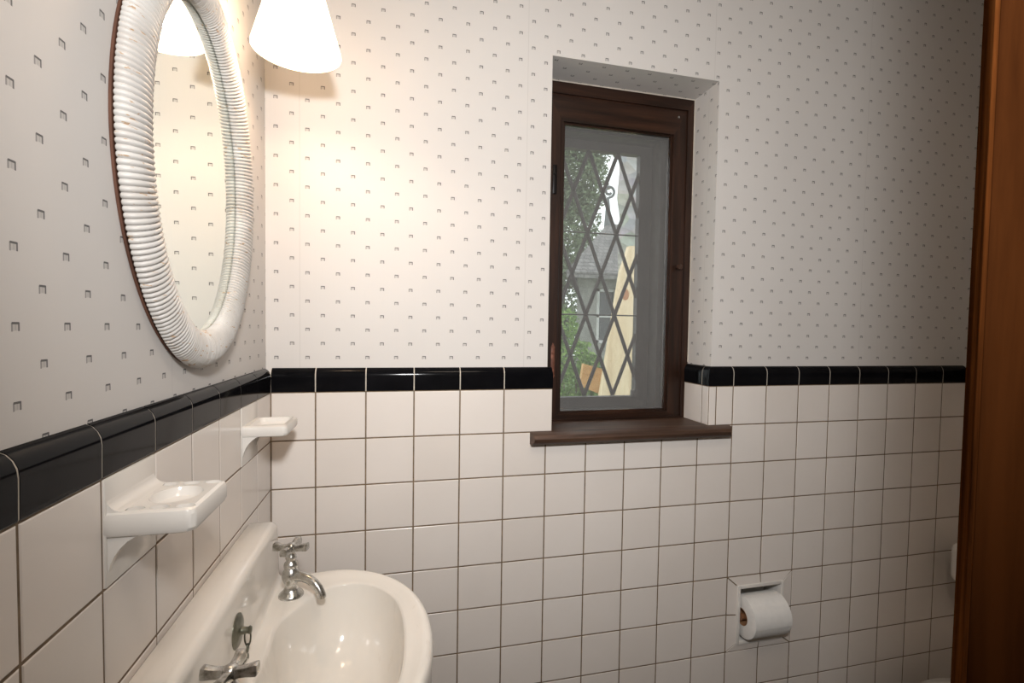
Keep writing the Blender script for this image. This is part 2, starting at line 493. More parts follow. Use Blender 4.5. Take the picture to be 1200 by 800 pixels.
for sgn in (1, -1):
    for k in range(-8, 9):
        p = (XA+k*PX, ZT); q = (XA+k*PX+sgn*PX*1.5+sgn*0, ZT-PZ*3)
        q = (p[0]+sgn*PX/2*6, ZT-PZ*3)
        cl = clip(p, q, .637, .936, -.064, .718)
        if not cl: continue
        (ax, az), (bx, bz) = cl
        d = Vector((bx-ax, 0, bz-az)).normalized(); n = Vector((d.z, 0, -d.x))
        w = .0064
        A = Vector((ax, YG, az)); B = Vector((bx, YG, bz))
        prof = [(-w, 0), (-w*.6, -.003), (w*.6, -.003), (w, 0), (w*.6, .003), (-w*.6, .003)]
        prism(bm, prof, lambda s, t: A+n*s+Vector((0, t, 0)), lambda s, t: B+n*s+Vector((0, t, 0)))
finish('lead_lattice', bm, M_lead, cas)
bm = bmesh.new()
for k in (1, 2): tube(bm, [(.637, YG-.005, ZT-PZ*k), (.936, YG-.005, ZT-PZ*k)], .0022, 8)
finish('saddle_bars', bm, M_lead, cas)
bm = bmesh.new(); add_box(bm, .915, .936, YG-.030, YG-.012, -.066, -.040, .003); add_box(bm, .922, .928, YG-.036, YG-.028, -.064, -.01, .002)
finish('casement_stay', bm, M_lead, cas)
m, nt, out = new_mat('old_glass'); h = NT(nt)
tr = nt.nodes.new('ShaderNodeBsdfTransparent'); tr.inputs[0].default_value = (.93, .95, .94, 1)
gl = nt.nodes.new('ShaderNodeBsdfGlossy'); gl.inputs['Roughness'].default_value = .03
mx = nt.nodes.new('ShaderNodeMixShader'); mx.inputs[0].default_value = .05
nt.links.new(tr.outputs[0], mx.inputs[1]); nt.links.new(gl.outputs[0], mx.inputs[2]); nt.links.new(mx.outputs[0], out.inputs[0])
box_obj('glass_pane', (.637, .936, YG-.0006, YG+.0006, -.065, .718), m, cas)
# sill
bm = bmesh.new()
def sillprof(y, z): return None
prof = [(.130, SILLZ), (-.022, SILLZ-.002), (-.031, SILLZ-.006), (-.034, SILLZ-.014), (-.031, SILLZ-.022), (-.022, SILLZ-.030), (-.001, SILLZ-.031)]
pf = [p for p in prof if p[0] < 0] + [(-.001, SILLZ)]
def ext(bm, poly, x0, x1, t0, t1):
    prism(bm, poly, lambda y, z: Vector((x0 + t0*max(0, -y-.020)/.012, y, z)), lambda y, z: Vector((x1 - t1*max(0, -y-.020)/.012, y, z)))
ext(bm, [(-.001, SILLZ)] + [p for p in prof if p[0] < 0], .508, 1.086, .004, .012)
add_box(bm, TXL+.0005, TXR-.0005, -.002, .129, SILLZ-.012, SILLZ-.0005)
add_box(bm, OX0+.001, OX1-.001, .126, .20, SILLZ-.012, SILLZ-.0005)
sill = finish('window_sill', bm, M_sill, win, smooth=40)

# ------------------------------------------------------------------ oval mirror
XW = XL-TH
MC = Vector((XW, -.391, .371)); AY, AZ = .226, .283
GY, GZ = .170, .229
mir = thing('wall_mirror', 'oval mirror in a white painted wicker-wrapped frame hung on the left wall', 'mirror', (XW, MC.y, MC.z-AZ))
def mat_wicker():
    m, nt, out = new_mat('white_painted_wicker'); h = NT(nt)
    c = h.coord()
    base = h.ramp(h.noise(c, 30, 3), [(.3, (.53, .50, .47)), (.7, (.62, .60, .575))])
    w1 = h.noise(h.mapping(c, scale=(60, 60, 240)), 1.0, 4, .6)
    rub = h.m('GREATER_THAN', w1, .64)
    col = h.mix(h.m('MULTIPLY', rub, .75), base, (.42, .24, .10))
    sh = h.bsdf(col, .42, 0, .45); nt.links.new(sh, out.inputs[0]); return m
M_wicker = mat_wicker()
NW, SUB, NS = 250, 6, 18
bm = bmesh.new(); rings = []
rw = random.Random(3)
wob = [rw.uniform(.75, 1.2) for _ in range(NW)]
for i in range(NW*SUB):
    t = 2*PI*i/(NW*SUB)
    ph = (i % SUB)/SUB
    amp = .0018*wob[i//SUB]
    rib = (abs(math.sin(PI*ph))**.6)*amp*1.6 - amp
    my, mz = (AY+GY)/2, (AZ+GZ)/2
    cy, cz = MC.y+my*math.cos(t), MC.z+mz*math.sin(t)
    n = Vector((0, math.cos(t)*mz, math.sin(t)*my)).normalized()
    hw = ((AY-GY)/2*abs(math.cos(t))**2 + (AZ-GZ)/2*abs(math.sin(t))**2)
    rg = []
    for k in range(NS):
        a = 2*PI*k/NS
        # oval tube: half width hw, bulge .019 about a centre 21 mm off the wall
        r_out = hw*math.cos(a); r_up = (.0185 if math.sin(a) > 0 else .0050)*math.sin(a)
        v = Vector((XW+.0080, cy, cz)) + n*r_out*(1+rib/hw) + Vector((r_up*(1+rib/.0185), 0, 0))
        rg.append(bm.verts.new(v))
    rings.append(rg)
N = len(rings)
for i in range(N):
    a, b = rings[i], rings[(i+1) % N]
    for k in range(NS): bm.faces.new((a[k], a[(k+1) % NS], b[(k+1) % NS], b[k]))
finish('frame', bm, M_wicker, mir, smooth=60)
def ell_disc(bm, ay, az, x0, x1, n=96):
    a = [bm.verts.new((x0, MC.y+ay*math.cos(2*PI*i/n), MC.z+az*math.sin(2*PI*i/n))) for i in range(n)]
    b = [bm.verts.new((x1, MC.y+ay*math.cos(2*PI*i/n), MC.z+az*math.sin(2*PI*i/n))) for i in range(n)]
    bm.faces.new(a); bm.faces.new(b[::-1])
    for i in range(n): bm.faces.new((a[i], b[i], b[(i+1) % n], a[(i+1) % n]))
bm = bmesh.new(); ell_disc(bm, AY-.0035, AZ-.0035, XW+.0005, XW+.0032)
finish('backing_board', bm, mat_simple('brown_backing', (.10, .040, .022), .7, var=.3), mir)
m, nt, out = new_mat('mirror_silver'); h = NT(nt)
gl = nt.nodes.new('ShaderNodeBsdfGlossy'); gl.inputs['Roughness'].default_value = 0.0; gl.inputs['Color'].default_value = (.87, .90, .86, 1)
nt.links.new(gl.outputs[0], out.inputs[0])
bm = bmesh.new(); ell_disc(bm, GY+.014, GZ+.014, XW+.0034, XW+.0058)
finish('mirror_glass', bm, m, mir, smooth=20)

# ------------------------------------------------------------------ wall sconce
LC = Vector((.0074, -.249, .633)); LR = .0735
lamp = thing('wall_sconce', 'lit lamp with a white cone shade right of the oval mirror near the corner', 'lamp', (XW, LC.y, LC.z))
m, nt, out = new_mat('opal_glass_shade'); h = NT(nt)
em = nt.nodes.new('ShaderNodeEmission'); em.inputs[0].default_value = (1, .80, .56, 1); em.inputs[1].default_value = 1.7
tl = nt.nodes.new('ShaderNodeBsdfTranslucent'); tl.inputs[0].default_value = (.9, .85, .78, 1)
df = h.bsdf((.85, .83, .80), .3)
mx = nt.nodes.new('ShaderNodeMixShader'); mx.inputs[0].default_value = .5
ad = nt.nodes.new('ShaderNodeAddShader')
nt.links.new(df, mx.inputs[1]); nt.links.new(tl.outputs[0], mx.inputs[2]); nt.links.new(mx.outputs[0], ad.inputs[0]); nt.links.new(em.outputs[0], ad.inputs[1]); nt.links.new(ad.outputs[0], out.inputs[0])
M_shade = m
bm = bmesh.new()
outp = [(LR, 0), (LR-.0005, .004), (.0480, .092), (.0375, .128), (.033, .140), (.024, .147)]
inp = [(r-.003, z) for r, z in outp][::-1]
lathe(bm, outp+[(.021, .147)]+inp[1:]+[(LR, 0)], LC, 56)
finish('lamp_shade', bm, M_shade, lamp)
M_brass = mat_simple('aged_brass', (.55, .38, .16), .3, 1, var=.15)
bm = bmesh.new(); lathe(bm, [(.0, .150), (.020, .150), (.026, .146), (.0262, .141), (.019, .160), (.016, .185), (0, .187)], LC, 28)
finish('shade_holder', bm, M_brass, lamp)
bm = bmesh.new()
pth = [Vector((LC.x, LC.y, LC.z+.186))]
for i in range(1, 13):
    a = PI*i/12
    pth.append(Vector((XW+.02 + (LC.x-XW-.02)*(1+math.cos(a))/2, LC.y, LC.z+.186+.05*math.sin(a)-.03*i/12)))
pth.append(Vector((XW+.008, LC.y, LC.z+.150)))
tube(bm, pth, .0055, 12); finish('arm', bm, M_brass, lamp)
bm = bmesh.new(); lathe(bm, [(0, 0), (.052, 0), (.052, .005), (.042, .011), (.018, .016), (0, .018)], (XW, LC.y, LC.z+.150), 36, Vector((1, 0, 0)))
finish('wall_plate', bm, M_brass, lamp)
m, nt, out = new_mat('lit_bulb'); em = nt.nodes.new('ShaderNodeEmission'); em.inputs[0].default_value = (1, .76, .48, 1); em.inputs[1].default_value = 6
nt.links.new(em.outputs[0], out.inputs[0])
bm = bmesh.new(); lathe(bm, [(0, .045), (.010, .048), (.0185, .058), (.021, .072), (.017, .090), (.0095, .108), (.009, .140), (0, .140)], LC, 24)
finish('bulb', bm, m, lamp)

# ------------------------------------------------------------------ soap dishes
def quarter_bracket(parent, y0, y1, z0, z1, depth, t=.006):
    """small curved ceramic brackets (ears) below a tray"""
    pts = [(0, z1), (depth, z1)] + [(depth*(1-math.sin(PI/2*i/8)), z1-(z1-z0)*(1-math.cos(PI/2*i/8))) for i in range(1, 9)]
    for ya in (y0, y1-t):
        bm = bmesh.new()
        prism(bm, pts, lambda d, z: Vector((XL+d, ya, z)), lambda d, z: Vector((XL+d, ya+t, z)))
        finish('bracket', bm, M_ceramic, parent)

def rounded_rect(x0, x1, y0, y1, r, n=6):
    P = []
    for cx, cy, a0 in ((x1-r, y1-r, 0), (x0+r, y1-r, PI/2), (x0+r, y0+r, PI), (x1-r, y0+r, 3*PI/2)):
        for i in range(n+1):
            a = a0+PI/2*i/n; P.append((cx+r*math.cos(a), cy+r*math.sin(a)))
    return P
def loft(bm, loops, cap0=True, cap1=True):
    L = [[bm.verts.new(p) for p in lp] for lp in loops]
    n = len(L[0])
    for a, b in zip(L, L[1:]):
        for i in range(n): bm.faces.new((a[i], a[(i+1) % n], b[(i+1) % n], b[i]))
    if cap0: bm.faces.new(L[0][::-1])
    if cap1: bm.faces.new(L[-1])
    return L
def tray_body(bm, x0, x1, y0, y1, zt, th, wells):
    """slab with rounded edges; wells are cut after with a boolean"""
    r = .009
    lp = []
    for ins, z in ((.006, zt-th), (.0018, zt-th+.002), (0, zt-th+.006), (0, zt-.006), (.0015, zt-.002), (.005, zt)):
        lp.append([Vector((x, y, z)) for x, y in rounded_rect(x0-.01, x1-ins, y0+ins, y1-ins, r)])
    loft(bm, lp)
def cut(obj, bmc):
    me = bpy.data.meshes.new('cut'); bmesh.ops.recalc_face_normals(bmc, faces=bmc.faces[:]); bmc.to_mesh(me); bmc.free()
    c = bpy.data.objects.new('cut', me); COL.objects.link(c)
    md = obj.modifiers.new('b', 'BOOLEAN'); md.operation = 'DIFFERENCE'; md.object = c; md.solver = 'EXACT'
    dg = bpy.context.evaluated_depsgraph_get(); dg.update()
    ev = obj.evaluated_get(dg); nm = bpy.data.meshes.new_from_object(ev)
    obj.modifiers.clear(); obj.data = nm
    bpy.data.objects.remove(c)
    for p in nm.polygons: p.use_smooth = True
    nm.set_sharp_from_angle(angle=math.radians(27))
def ell_well(bm, cx, cy, ax, ay, zt, depth, n=40):
    lp = []
    for s, z in ((1.10, .004), (1.0, 0), (.93, -depth*.45), (.80, -depth*.85), (.55, -depth)):
        lp.append([Vector((cx+ax*s*math.cos(2*PI*i/n), cy+ay*s*math.sin(2*PI*i/n), zt+z)) for i in range(n)])
    loft(bm, lp)
# near dish: soap recess plus tooth-brush slots
zt1, th1, ya1, yb1, xf1 = -.0345, .026, -.6575, -.5515, -.0155
d1 = thing('toothbrush_and_soap_holder', 'white ceramic holder with soap recess and toothbrush slots, nearest on left wall', 'soap dish', (XL, (ya1+yb1)/2, -.108), 'white ceramic wall dishes')
bm = bmesh.new(); tray_body(bm, XL, xf1, ya1, yb1, zt1, th1, None)
tray = finish('tray', bm, M_ceramic, d1)
bmc = bmesh.new(); ell_well(bmc, XL+.043, (ya1+yb1)/2, .0240, .029, zt1, .011); cut(tray, bmc)
for sy in (-1, 1):
    for k in range(3):
        bmc = bmesh.new(); ell_well(bmc, XL+.021+k*.0225, (ya1+yb1)/2 + sy*.0410, .0092, .0062, zt1, .012, 24); cut(tray, bmc)
bm = bmesh.new(); add_box(bm, XL-.004, XL+.0012, ya1+.0005, yb1-.0005, -.109, -.001, .001, 2)
# cove between plate and tray
prof = [(0, zt1+.014)] + [(.001+.013*(1-math.cos(PI/2*i/6)), zt1+.013-.013*math.sin(PI/2*i/6)) for i in range(0, 7)] + [(.012, zt1-.003), (0, zt1-.003)]
prism(bm, [(d, z) for d, z in prof], lambda d, z: Vector((XL+d, ya1+.004, z)), lambda d, z: Vector((XL+d, yb1-.004, z)))
finish('back_plate', bm, M_ceramic, d1)
quarter_bracket(d1, ya1+.004, yb1-.004, -.106, zt1-th1+.004, .040, .007)
# far dish
zt2, th2, ya2, yb2, xf2 = -.0345, .021, -.2180, -.1112, -.0165
d2 = thing('soap_dish', 'small square white ceramic soap dish on left wall near the corner', 'soap dish', (XL, (ya2+yb2)/2, -.108), 'white ceramic wall dishes')
bm = bmesh.new(); tray_body(bm, XL, xf2, ya2, yb2, zt2, th2, None)
tray2 = finish('tray', bm, M_ceramic, d2)
bmc = bmesh.new()
lp = [[Vector((x, y, z)) for x, y in rounded_rect(XL+.008+i, xf2-.009-i, ya2+.010+i, yb2-.010-i, .010)] for i, z in ((0-.001, zt2+.002), (0, zt2), (.003, zt2-.008), (.008, zt2-.012))]
loft(bmc, lp); cut(tray2, bmc)
bm = bmesh.new(); add_box(bm, XL-.004, XL+.0012, ya2+.0005, yb2-.0005, -.109, -.001, .001, 2)
finish('back_plate', bm, M_ceramic, d2)
quarter_bracket(d2, ya2+.004, yb2-.004, -.104, zt2-th2+.004, .040, .007)

# ------------------------------------------------------------------ sink
SY = -.42; DZ = -.340; LZ = -.228
sink = thing('wall_sink', 'white porcelain wall sink with raised back ledge and two separate taps', 'sink', (XL, SY, -.56))
def radial(poly, c, ang):
    d = (math.cos(ang), math.sin(ang)); best = None
    for i in range(len(poly)):
        p, q = poly[i], poly[(i+1) % len(poly)]
        ex, ey = q[0]-p[0], q[1]-p[1]
        den = d[0]*ey-d[1]*ex
        if abs(den) < 1e-12: continue
        t = ((p[0]-c[0])*ey-(p[1]-c[1])*ex)/den
        s = ((p[0]-c[0])*d[1]-(p[1]-c[1])*d[0])/den
        if t > 0 and -1e-6 <= s <= 1+1e-6: best = t if best is None else max(best, t)
    return best
def smooth_closed(P, it=3):
    for _ in range(it):
        Q = []
        for i in range(len(P)):
            p, q = P[i], P[(i+1) % len(P)]
            Q += [(.75*p[0]+.25*q[0], .75*p[1]+.25*q[1]), (.25*p[0]+.75*q[0], .25*p[1]+.75*q[1])]
        P = Q
    return P
outer = [(-.060, SY-.253), (-.060, SY+.253)]
for i in range(0, 41):
    a = PI/2-PI*i/40
    cs, sn = math.cos(a), math.sin(a)
    outer.append((.050+.1905*abs(cs)**(2/2.1), SY+.253*math.copysign(abs(sn)**(2/2.1), sn)))
half = [(.196, 0), (.192, .075), (.178, .130), (.146, .176), (.105, .197), (.066, .193), (.036, .168), (.016, .130), (-.002, .098), (-.008, .060), (-.004, .02)]
inner = [(x, SY+y) for x, y in half] + [(x, SY-y) for x, y in half[::-1]][:-1]
inner = smooth_closed(inner, 3)
CC = (.085, SY); NA = 128
RO = [radial(outer, CC, 2*PI*i/NA) for i in range(NA)]
RI = [radial(inner, CC, 2*PI*i/NA) for i in range(NA)]
def lp(fr, z, lip=0):
    L = []
    for i in range(NA):
        a = 2*PI*i/NA; r = fr(i); x = CC[0]+r*math.cos(a); y = CC[1]+r*math.sin(a)
        w = min(1, max(0, (x-.0)/.06))
        L.append(Vector((x, y, z+lip*w)))
    return L
loops = [lp(lambda i: RI[i]*.55, -.530), lp(lambda i: RI[i]*.95, -.500), lp(lambda i: .5*(RI[i]+RO[i]), -.455), lp(lambda i: RO[i]*.975, -.420),
         lp(lambda i: RO[i]*.985, -.400), lp(lambda i: RO[i]*.988, -.372), lp(lambda i: RO[i]*.997, -.358), lp(lambda i: RO[i], -.350), lp(lambda i: RO[i]-.0012, -.344, .001),
         lp(lambda i: RO[i]-.004, -.3405, .0028), lp(lambda i: RO[i]-.009, DZ, .0042)]
for u, l in ((.30, .0042), (.42, .0030), (.55, .0006), (.72, -.0010), (.88, -.002)):
    loops.append(lp(lambda i, u=u: RO[i]+(RI[i]-RO[i])*max(u, .009/max(.01, RO[i]-RI[i])*1.05), DZ, l))
for u, dz in ((.985, -.0035), (1.0, -.006), (1.012, -.011)):
    loops.append(lp(lambda i, u=u: RO[i]+(RI[i]-RO[i])*u, DZ+dz*.9))
for v, z in ((.965, -.372), (.93, -.395), (.875, -.420), (.79, -.443), (.66, -.460), (.48, -.471), (.28, -.477), (.12, -.480)):
    loops.append(lp(lambda i, v=v: RI[i]*v, z))
bm = bmesh.new(); loft(bm, loops)
bmesh.ops.remove_doubles(bm, verts=bm.verts[:], dist=1e-6)
finish('basin', bm, M_sink, sink, smooth=70)
# back ledge
bm = bmesh.new()
prof = [(XL+.0005, -.42), (XL+.0005, LZ-.003), (XL+.003, LZ)] + [(-.0555+.014*math.sin(PI/2*i/8), LZ-.014*(1-math.cos(PI/2*i/8))) for i in range(0, 9)] \
     + [(-.0405, LZ-.05), (-.0395, DZ+.022)] + [(-.0395+.012*(1-math.cos(PI/2*i/6)), DZ+.012-.013*math.sin(PI/2*i/6)) for i in range(0, 7)] + [(-.0275, -.42)]
ys = []
for i in range(0, 9):
    a = PI/2*i/8; ys.append((SY-.252+.012*(1-math.sin(a)), 1-math.cos(a)))
L = []
def ledge_loop(y, k):
    # k: 0 full section, 1 fully shrunk inwards by 10 mm (rounded end)
    s = .010*k
    return [Vector((min(x, x) - (s if x > -.07 else 0)*(1 if x > -.07 else 0), y, z - (s if z > -.25 else 0))) for x, z in prof]
stn = [(SY-.252, .9), (SY-.2505, .45), (SY-.247, .15), (SY-.240, 0), (SY+.240, 0), (SY+.247, .15), (SY+.2505, .45), (SY+.252, .9)]
loft(bm, [ledge_loop(y, k) for y, k in stn])
finish('backsplash_ledge', bm, M_sink, sink, smooth=50)
# drain
bm = bmesh.new(); lathe(bm, [(0, -.004), (.015, -.004), (.017, 0), (.022, .0012), (.0225, -.002), (.0225, -.01)], (CC[0], SY, -.478), 32)
finish('drain', bm, M_chrome, sink)
bm = bmesh.new(); lathe(bm, [(.0235, -.48-.05+.02), (.030, -.505), (.030, -.52), (.020, -.53), (.019, -.60), (0, -.60)], (CC[0], SY, 0), 24)
pth = [(CC[0], SY, -.585), (CC[0], SY, -.66), (CC[0]-.03, SY, -.69), (CC[0]-.07, SY, -.66), (CC[0]-.10, SY, -.655), (XL+.001, SY, -.655)]
tube(bm, pth, .018, 14)
finish('waste_pipe', bm, M_chrome, sink)

def make_tap(y, sgn, rot):
    bx, bz = -.004, DZ+.0005
    bm = bmesh.new()
    lathe(bm, [(0, -.004), (.0215, -.004), (.0215, .0015), (.0195, .0045), (.0145, .009), (.0118, .014), (.0108, .019), (.0118, .0235), (.0146, .029), (.0157, .036), (.0148, .043), (.0115, .0485),
               (.0102, .0505), (.0122, .0525), (.0125, .0565), (.0112, .0605), (.0085, .063), (.0080, .065), (.0096, .069), (.0090, .073), (.0065, .076), (.0058, .086), (0, .086)], (bx, y, bz), 30)
    tap = finish('tap', bm, M_chrome, sink, smooth=50)
    # spout, swung towards the bowl
    d = Vector((.86, -sgn*.50, 0)).normalized()
    P0 = Vector((bx, y, bz))
    pth = []; rr = []
    for s, z, r in ((.006, .036, .0095), (.016, .0375, .0092), (.027, .0375, .0085), (.039, .035, .008), (.050, .0300, .0075), (.059, .0225, .0072), (.064, .0135, .0072), (.0655, .0095, .0078), (.0658, .0065, .0078)):
        pth.append(P0+d*s+Vector((0, 0, z))); rr.append(r)
    bm = bmesh.new(); tube(bm, pth, rr, 18)
    o = finish('spout', bm, M_chrome, tap, smooth=50)
    # cross handle
    bm = bmesh.new(); H = Vector((bx, y, bz+.088))
    lathe(bm, [(0, -.009), (.0066, -.009), (.0085, -.003), (.0090, .002), (.0080, .0055), (.0045, .0075), (0, .008)], H, 20)
    for k in range(4):
        a = rot+PI/2*k
        u = Vector((math.cos(a), math.sin(a), 0)); w = Vector((-math.sin(a), math.cos(a), 0))
        lps = []
        for s, hw, z0, z1 in ((.004, .0062, -.007, .0052), (.011, .0052, -.0055, .0050), (.018, .0052, -.0050, .0060), (.025, .0060, -.0048, .0076), (.0295, .0066, -.0044, .0086), (.0308, .0058, -.0036, .0080)):
            lps.append([H+u*s+w*x+Vector((0, 0, z)) for x, z in ((-hw, z0), (-hw*1.05, (z0+z1)/2), (-hw*.8, z1-.0006), (0, z1), (hw*.8, z1-.0006), (hw*1.05, (z0+z1)/2), (hw, z0), (0, z0-.0003))])
        loft(bm, lps)
    finish('cross_handle', bm, M_chrome, tap, smooth=45)
make_tap(SY+.170, 1, math.radians(-14)); make_tap(SY-.170, -1, math.radians(-6))
# chain stay and chain
bm = bmesh.new(); PX0 = Vector((-.0400, -.436, -.291))
lathe(bm, [(0, -.002), (.0245, -.002), (.0245, .0008), (.021, .0030), (.008, .0042), (.0055, .006), (.0045, .014), (.006, .0165), (.004, .019), (0, .0195)], PX0, 32, Vector((1, 0, 0)))
stay = finish('chain_stay', bm, M_tarnish, sink, smooth=45)
bm = bmesh.new()
p = PX0+Vector((.0135, 0, .002))
def link(bm, c, up, side, a, b, r):
    tube(bm, [c+up*(a*math.sin(2*PI*i/20))+side*(b*math.cos(2*PI*i/20)) for i in range(20)], r, 6, closed=True)
link(bm, p+Vector((0, 0, -.012)), Vector((0, 0, 1)), Vector((1, 0, 0)), .0135, .0040, .0012)
link(bm, p+Vector((0, 0, -.0285)), Vector((0, 0, 1)), Vector((0, 1, 0)), .0060, .0042, .0011)
q = p+Vector((0, 0, -.036)); dirs = []
z = q.z; x = q.x; yy = q.y; k = 0
while k < 14:
    if z > DZ+.012: st = Vector((.0006, -.0005, -.0042))
    else: st = Vector((-.0006, -.0042, -.0002))
    q = q+st
    if q.z < DZ+.003: q.z = DZ+.003
    z = q.z
    u = st.normalized(); s = Vector((0, 1, 0)) if k % 2 else Vector((1, 0, .2)).cross(u)
    link(bm, q, u, s.normalized(), .0034, .0020, .0006); k += 1
finish('chain', bm, M_tarnish, stay, smooth=60)

# ------------------------------------------------------------------ recessed paper holder + roll
hold = thing('toilet_paper_holder', 'recessed ceramic toilet paper niche with mitred tile surround in back wall', 'toilet paper holder', (1.21, 0, -.77))
bm = bmesh.new()
O = [(1.1, -.77), (1.32, -.77), (1.32, -.55), (1.1, -.55)]; I = [(RX0, RZ0), (RX1, RZ0), (RX1, RZ1), (RX0, RZ1)]
g = .0012
for k in range(4):
    n = (k+1) % 4
    # trapezoid pieces, each split in two by the joint
    for s0, s1 in ((0, .5), (.5, 1)):
        def L2(A, B, t): return (A[0]+(B[0]-A[0])*t, A[1]+(B[1]-A[1])*t)
        o0, o1 = L2(O[k], O[n], s0+.010), L2(O[k], O[n], s1-.010)
        i0, i1 = L2(I[k], I[n], s0+.016), L2(I[k], I[n], s1-.016)
        cx = (1.21, -.66)
        o0 = L2(o0, cx, .012); o1 = L2(o1, cx, .012); i0 = L2(cx, i0, 1.03); i1 = L2(cx, i1, 1.03)
        V = [bm.verts.new((p[0], y, p[1])) for p, y in ((o0, -.0005), (o1, -.0005), (i1, -.0035), (i0, -.0035))]
        W = [bm.verts.new((v.co.x, 0.0105, v.co.z)) for v in V]
        bm.faces.new(V)
        for i in range(4): bm.faces.new((V[i], W[i], W[(i+1) % 4], V[(i+1) % 4]))
finish('mitred_surround', bm, M_tile, hold, smooth=0)
bm = bmesh.new()
add_box(bm, 1.101, RX0-.001, .0008, .0115, -.769, -.551); add_box(bm, RX1+.001, 1.319, .0008, .0115, -.769, -.551)
add_box(bm, RX0-.001, RX1+.001, .0008, .0115, -.769, RZ0-.001); add_box(bm, RX0-.001, RX1+.001, .0008, .0115, RZ1+.001, -.551)
finish('surround_grout', bm, M_grout, hold, smooth=0)
bm = bmesh.new()
# niche shell with lip
for b in ((RX0-.010, RX0, -.006, .07, RZ0-.010, RZ1+.010), (RX1, RX1+.010, -.006, .07, RZ0-.010, RZ1+.010), (RX0, RX1, -.006, .07, RZ0-.010, RZ0), (RX0, RX1, -.006, .07, RZ1, RZ1+.010), (RX0-.01, RX1+.01, .064, .074, RZ0-.010, RZ1+.010)):
    add_box(bm, *b, bevel=.0015)
finish('ceramic_niche', bm, M_ceramic, hold)
RC = Vector((1.206, -.005, -.667)); RR = .059
bm = bmesh.new(); tube(bm, [(RX0+.0005, RC.y, RC.z), (RX1-.0005, RC.y, RC.z)], .0095, 20)
finish('roller', bm, mat_simple('wooden_roller', (.22, .10, .045), .5), hold)
roll = thing('toilet_paper_roll', 'white toilet paper roll in the recessed wall niche', 'toilet paper', (RC.x, RC.y, RC.z-RR))
M_tp = mat_simple('toilet_paper', (.78, .77, .75), .95, var=.03, nscale=60, bstr=.15)
bm = bmesh.new()
x0, x1 = 1.148, 1.268
def spiral_ring(x, r0=RR): return None
pr_ = [(.0240, x0), (RR-.002, x0), (RR, x0+.001), (RR, x1-.001), (RR-.002, x1), (.0240, x1), (.0240, x0)]
lathe(bm, [(r, x-x0) for r, x in pr_], (x0, RC.y, RC.z), 56, Vector((1, 0, 0)))
pap = finish('paper', bm, M_tp, roll, smooth=40)
bm = bmesh.new()
arc = []
for i in range(0, 17):
    a = math.radians(100 + (180+8-100)*i/16)
    arc.append((RC.y + (RR+.0012)*math.cos(a), RC.z+(RR+.0012)*math.sin(a)))
out_ = [(y-.0008, z) for y, z in arc]
prism(bm, arc+out_[::-1], lambda y, z: Vector((x0+.0005, y, z)), lambda y, z: Vector((x1-.0005, y, z)))
finish('loose_sheet', bm, M_tp, roll, smooth=60)
bm = bmesh.new(); lathe(bm, [(.0229, -.0008), (.0241, -.0008), (.0241, .1208), (.0229, .1208), (.0229, -.0008)], (x0, RC.y, RC.z), 40, Vector((1, 0, 0)))
finish('cardboard_core', bm, mat_simple('cardboard', (.33, .17, .08), .9), roll)

# ------------------------------------------------------------------ ceramic fixture on right wall, toilet, door
FX = (1.862, -.150, -.045)
fx = thing('ceramic_wall_fixture', 'white rounded ceramic fixture on the right wall beside the dark door', 'wall fixture', (XR, -.10, -.66))
bm = bmesh.new()
lps = []
for ins, x in ((.020, FX[0]), (.012, FX[0]+.002), (.006, FX[0]+.007), (.002, FX[0]+.013), (0, FX[0]+.020), (0, XR-.022), (.0, XR+.001)):
    lps.append([Vector((x, y, z)) for y, z in rounded_rect(FX[1]+ins, FX[2]-ins, -.617+ins, -.495-ins, max(.004, .020-ins*.5))])
loft(bm, lps); finish('body', bm, M_ceramic, fx, smooth=50)
bm = bmesh.new(); add_box(bm, XR-.010, XR+.001, FX[1]-.012, FX[2]+.012, -.632, -.480, .006, 3); finish('mounting_plate', bm, M_ceramic, fx)

TY = -.268
toi = thing('toilet', 'white toilet at bottom right, only its lid rim showing', 'toilet', (1.81, TY, FLOOR))
M_toi = mat_simple('toilet_porcelain', (.76, .74, .71), .15, var=.02)
def oval(cx, ax, ay, z, n=48, back=None):
    P = []
    for i in range(n):
        a = 2*PI*i/n; x = cx-ax*math.cos(a); y = TY+ay*math.sin(a)
        if back is not None: x = min(x, back)
        P.append(Vector((x, y, z)))
    return P
bm = bmesh.new()
loft(bm, [oval(1.80, .14, .115, FLOOR), oval(1.80, .13, .105, FLOOR+.06), oval(1.83, .13, .11, FLOOR+.16), oval(1.78, .18, .165, FLOOR+.30), oval(1.772, .192, .185, FLOOR+.365), oval(1.772, .195, .188, FLOOR+.384), oval(1.772, .186, .175, FLOOR+.387)])
finish('bowl', bm, M_toi, toi, smooth=60)
bm = bmesh.new(); loft(bm, [oval(1.772, .194, .190, FLOOR+.388), oval(1.772, .196, .194, FLOOR+.393), oval(1.772, .195, .192, FLOOR+.400), oval(1.772, .186, .182, FLOOR+.403)])
finish('seat', bm, M_toi, toi, smooth=60)
bm = bmesh.new(); loft(bm, [oval(1.772, .194, .190, FLOOR+0.404), oval(1.772, .196, .194, FLOOR+0.409), oval(1.772, .194, .190, FLOOR+0.419), oval(1.772, .16, .155, FLOOR+0.425), oval(1.772, .08, .08, FLOOR+0.427)])
finish('lid', bm, M_toi, toi, smooth=60)

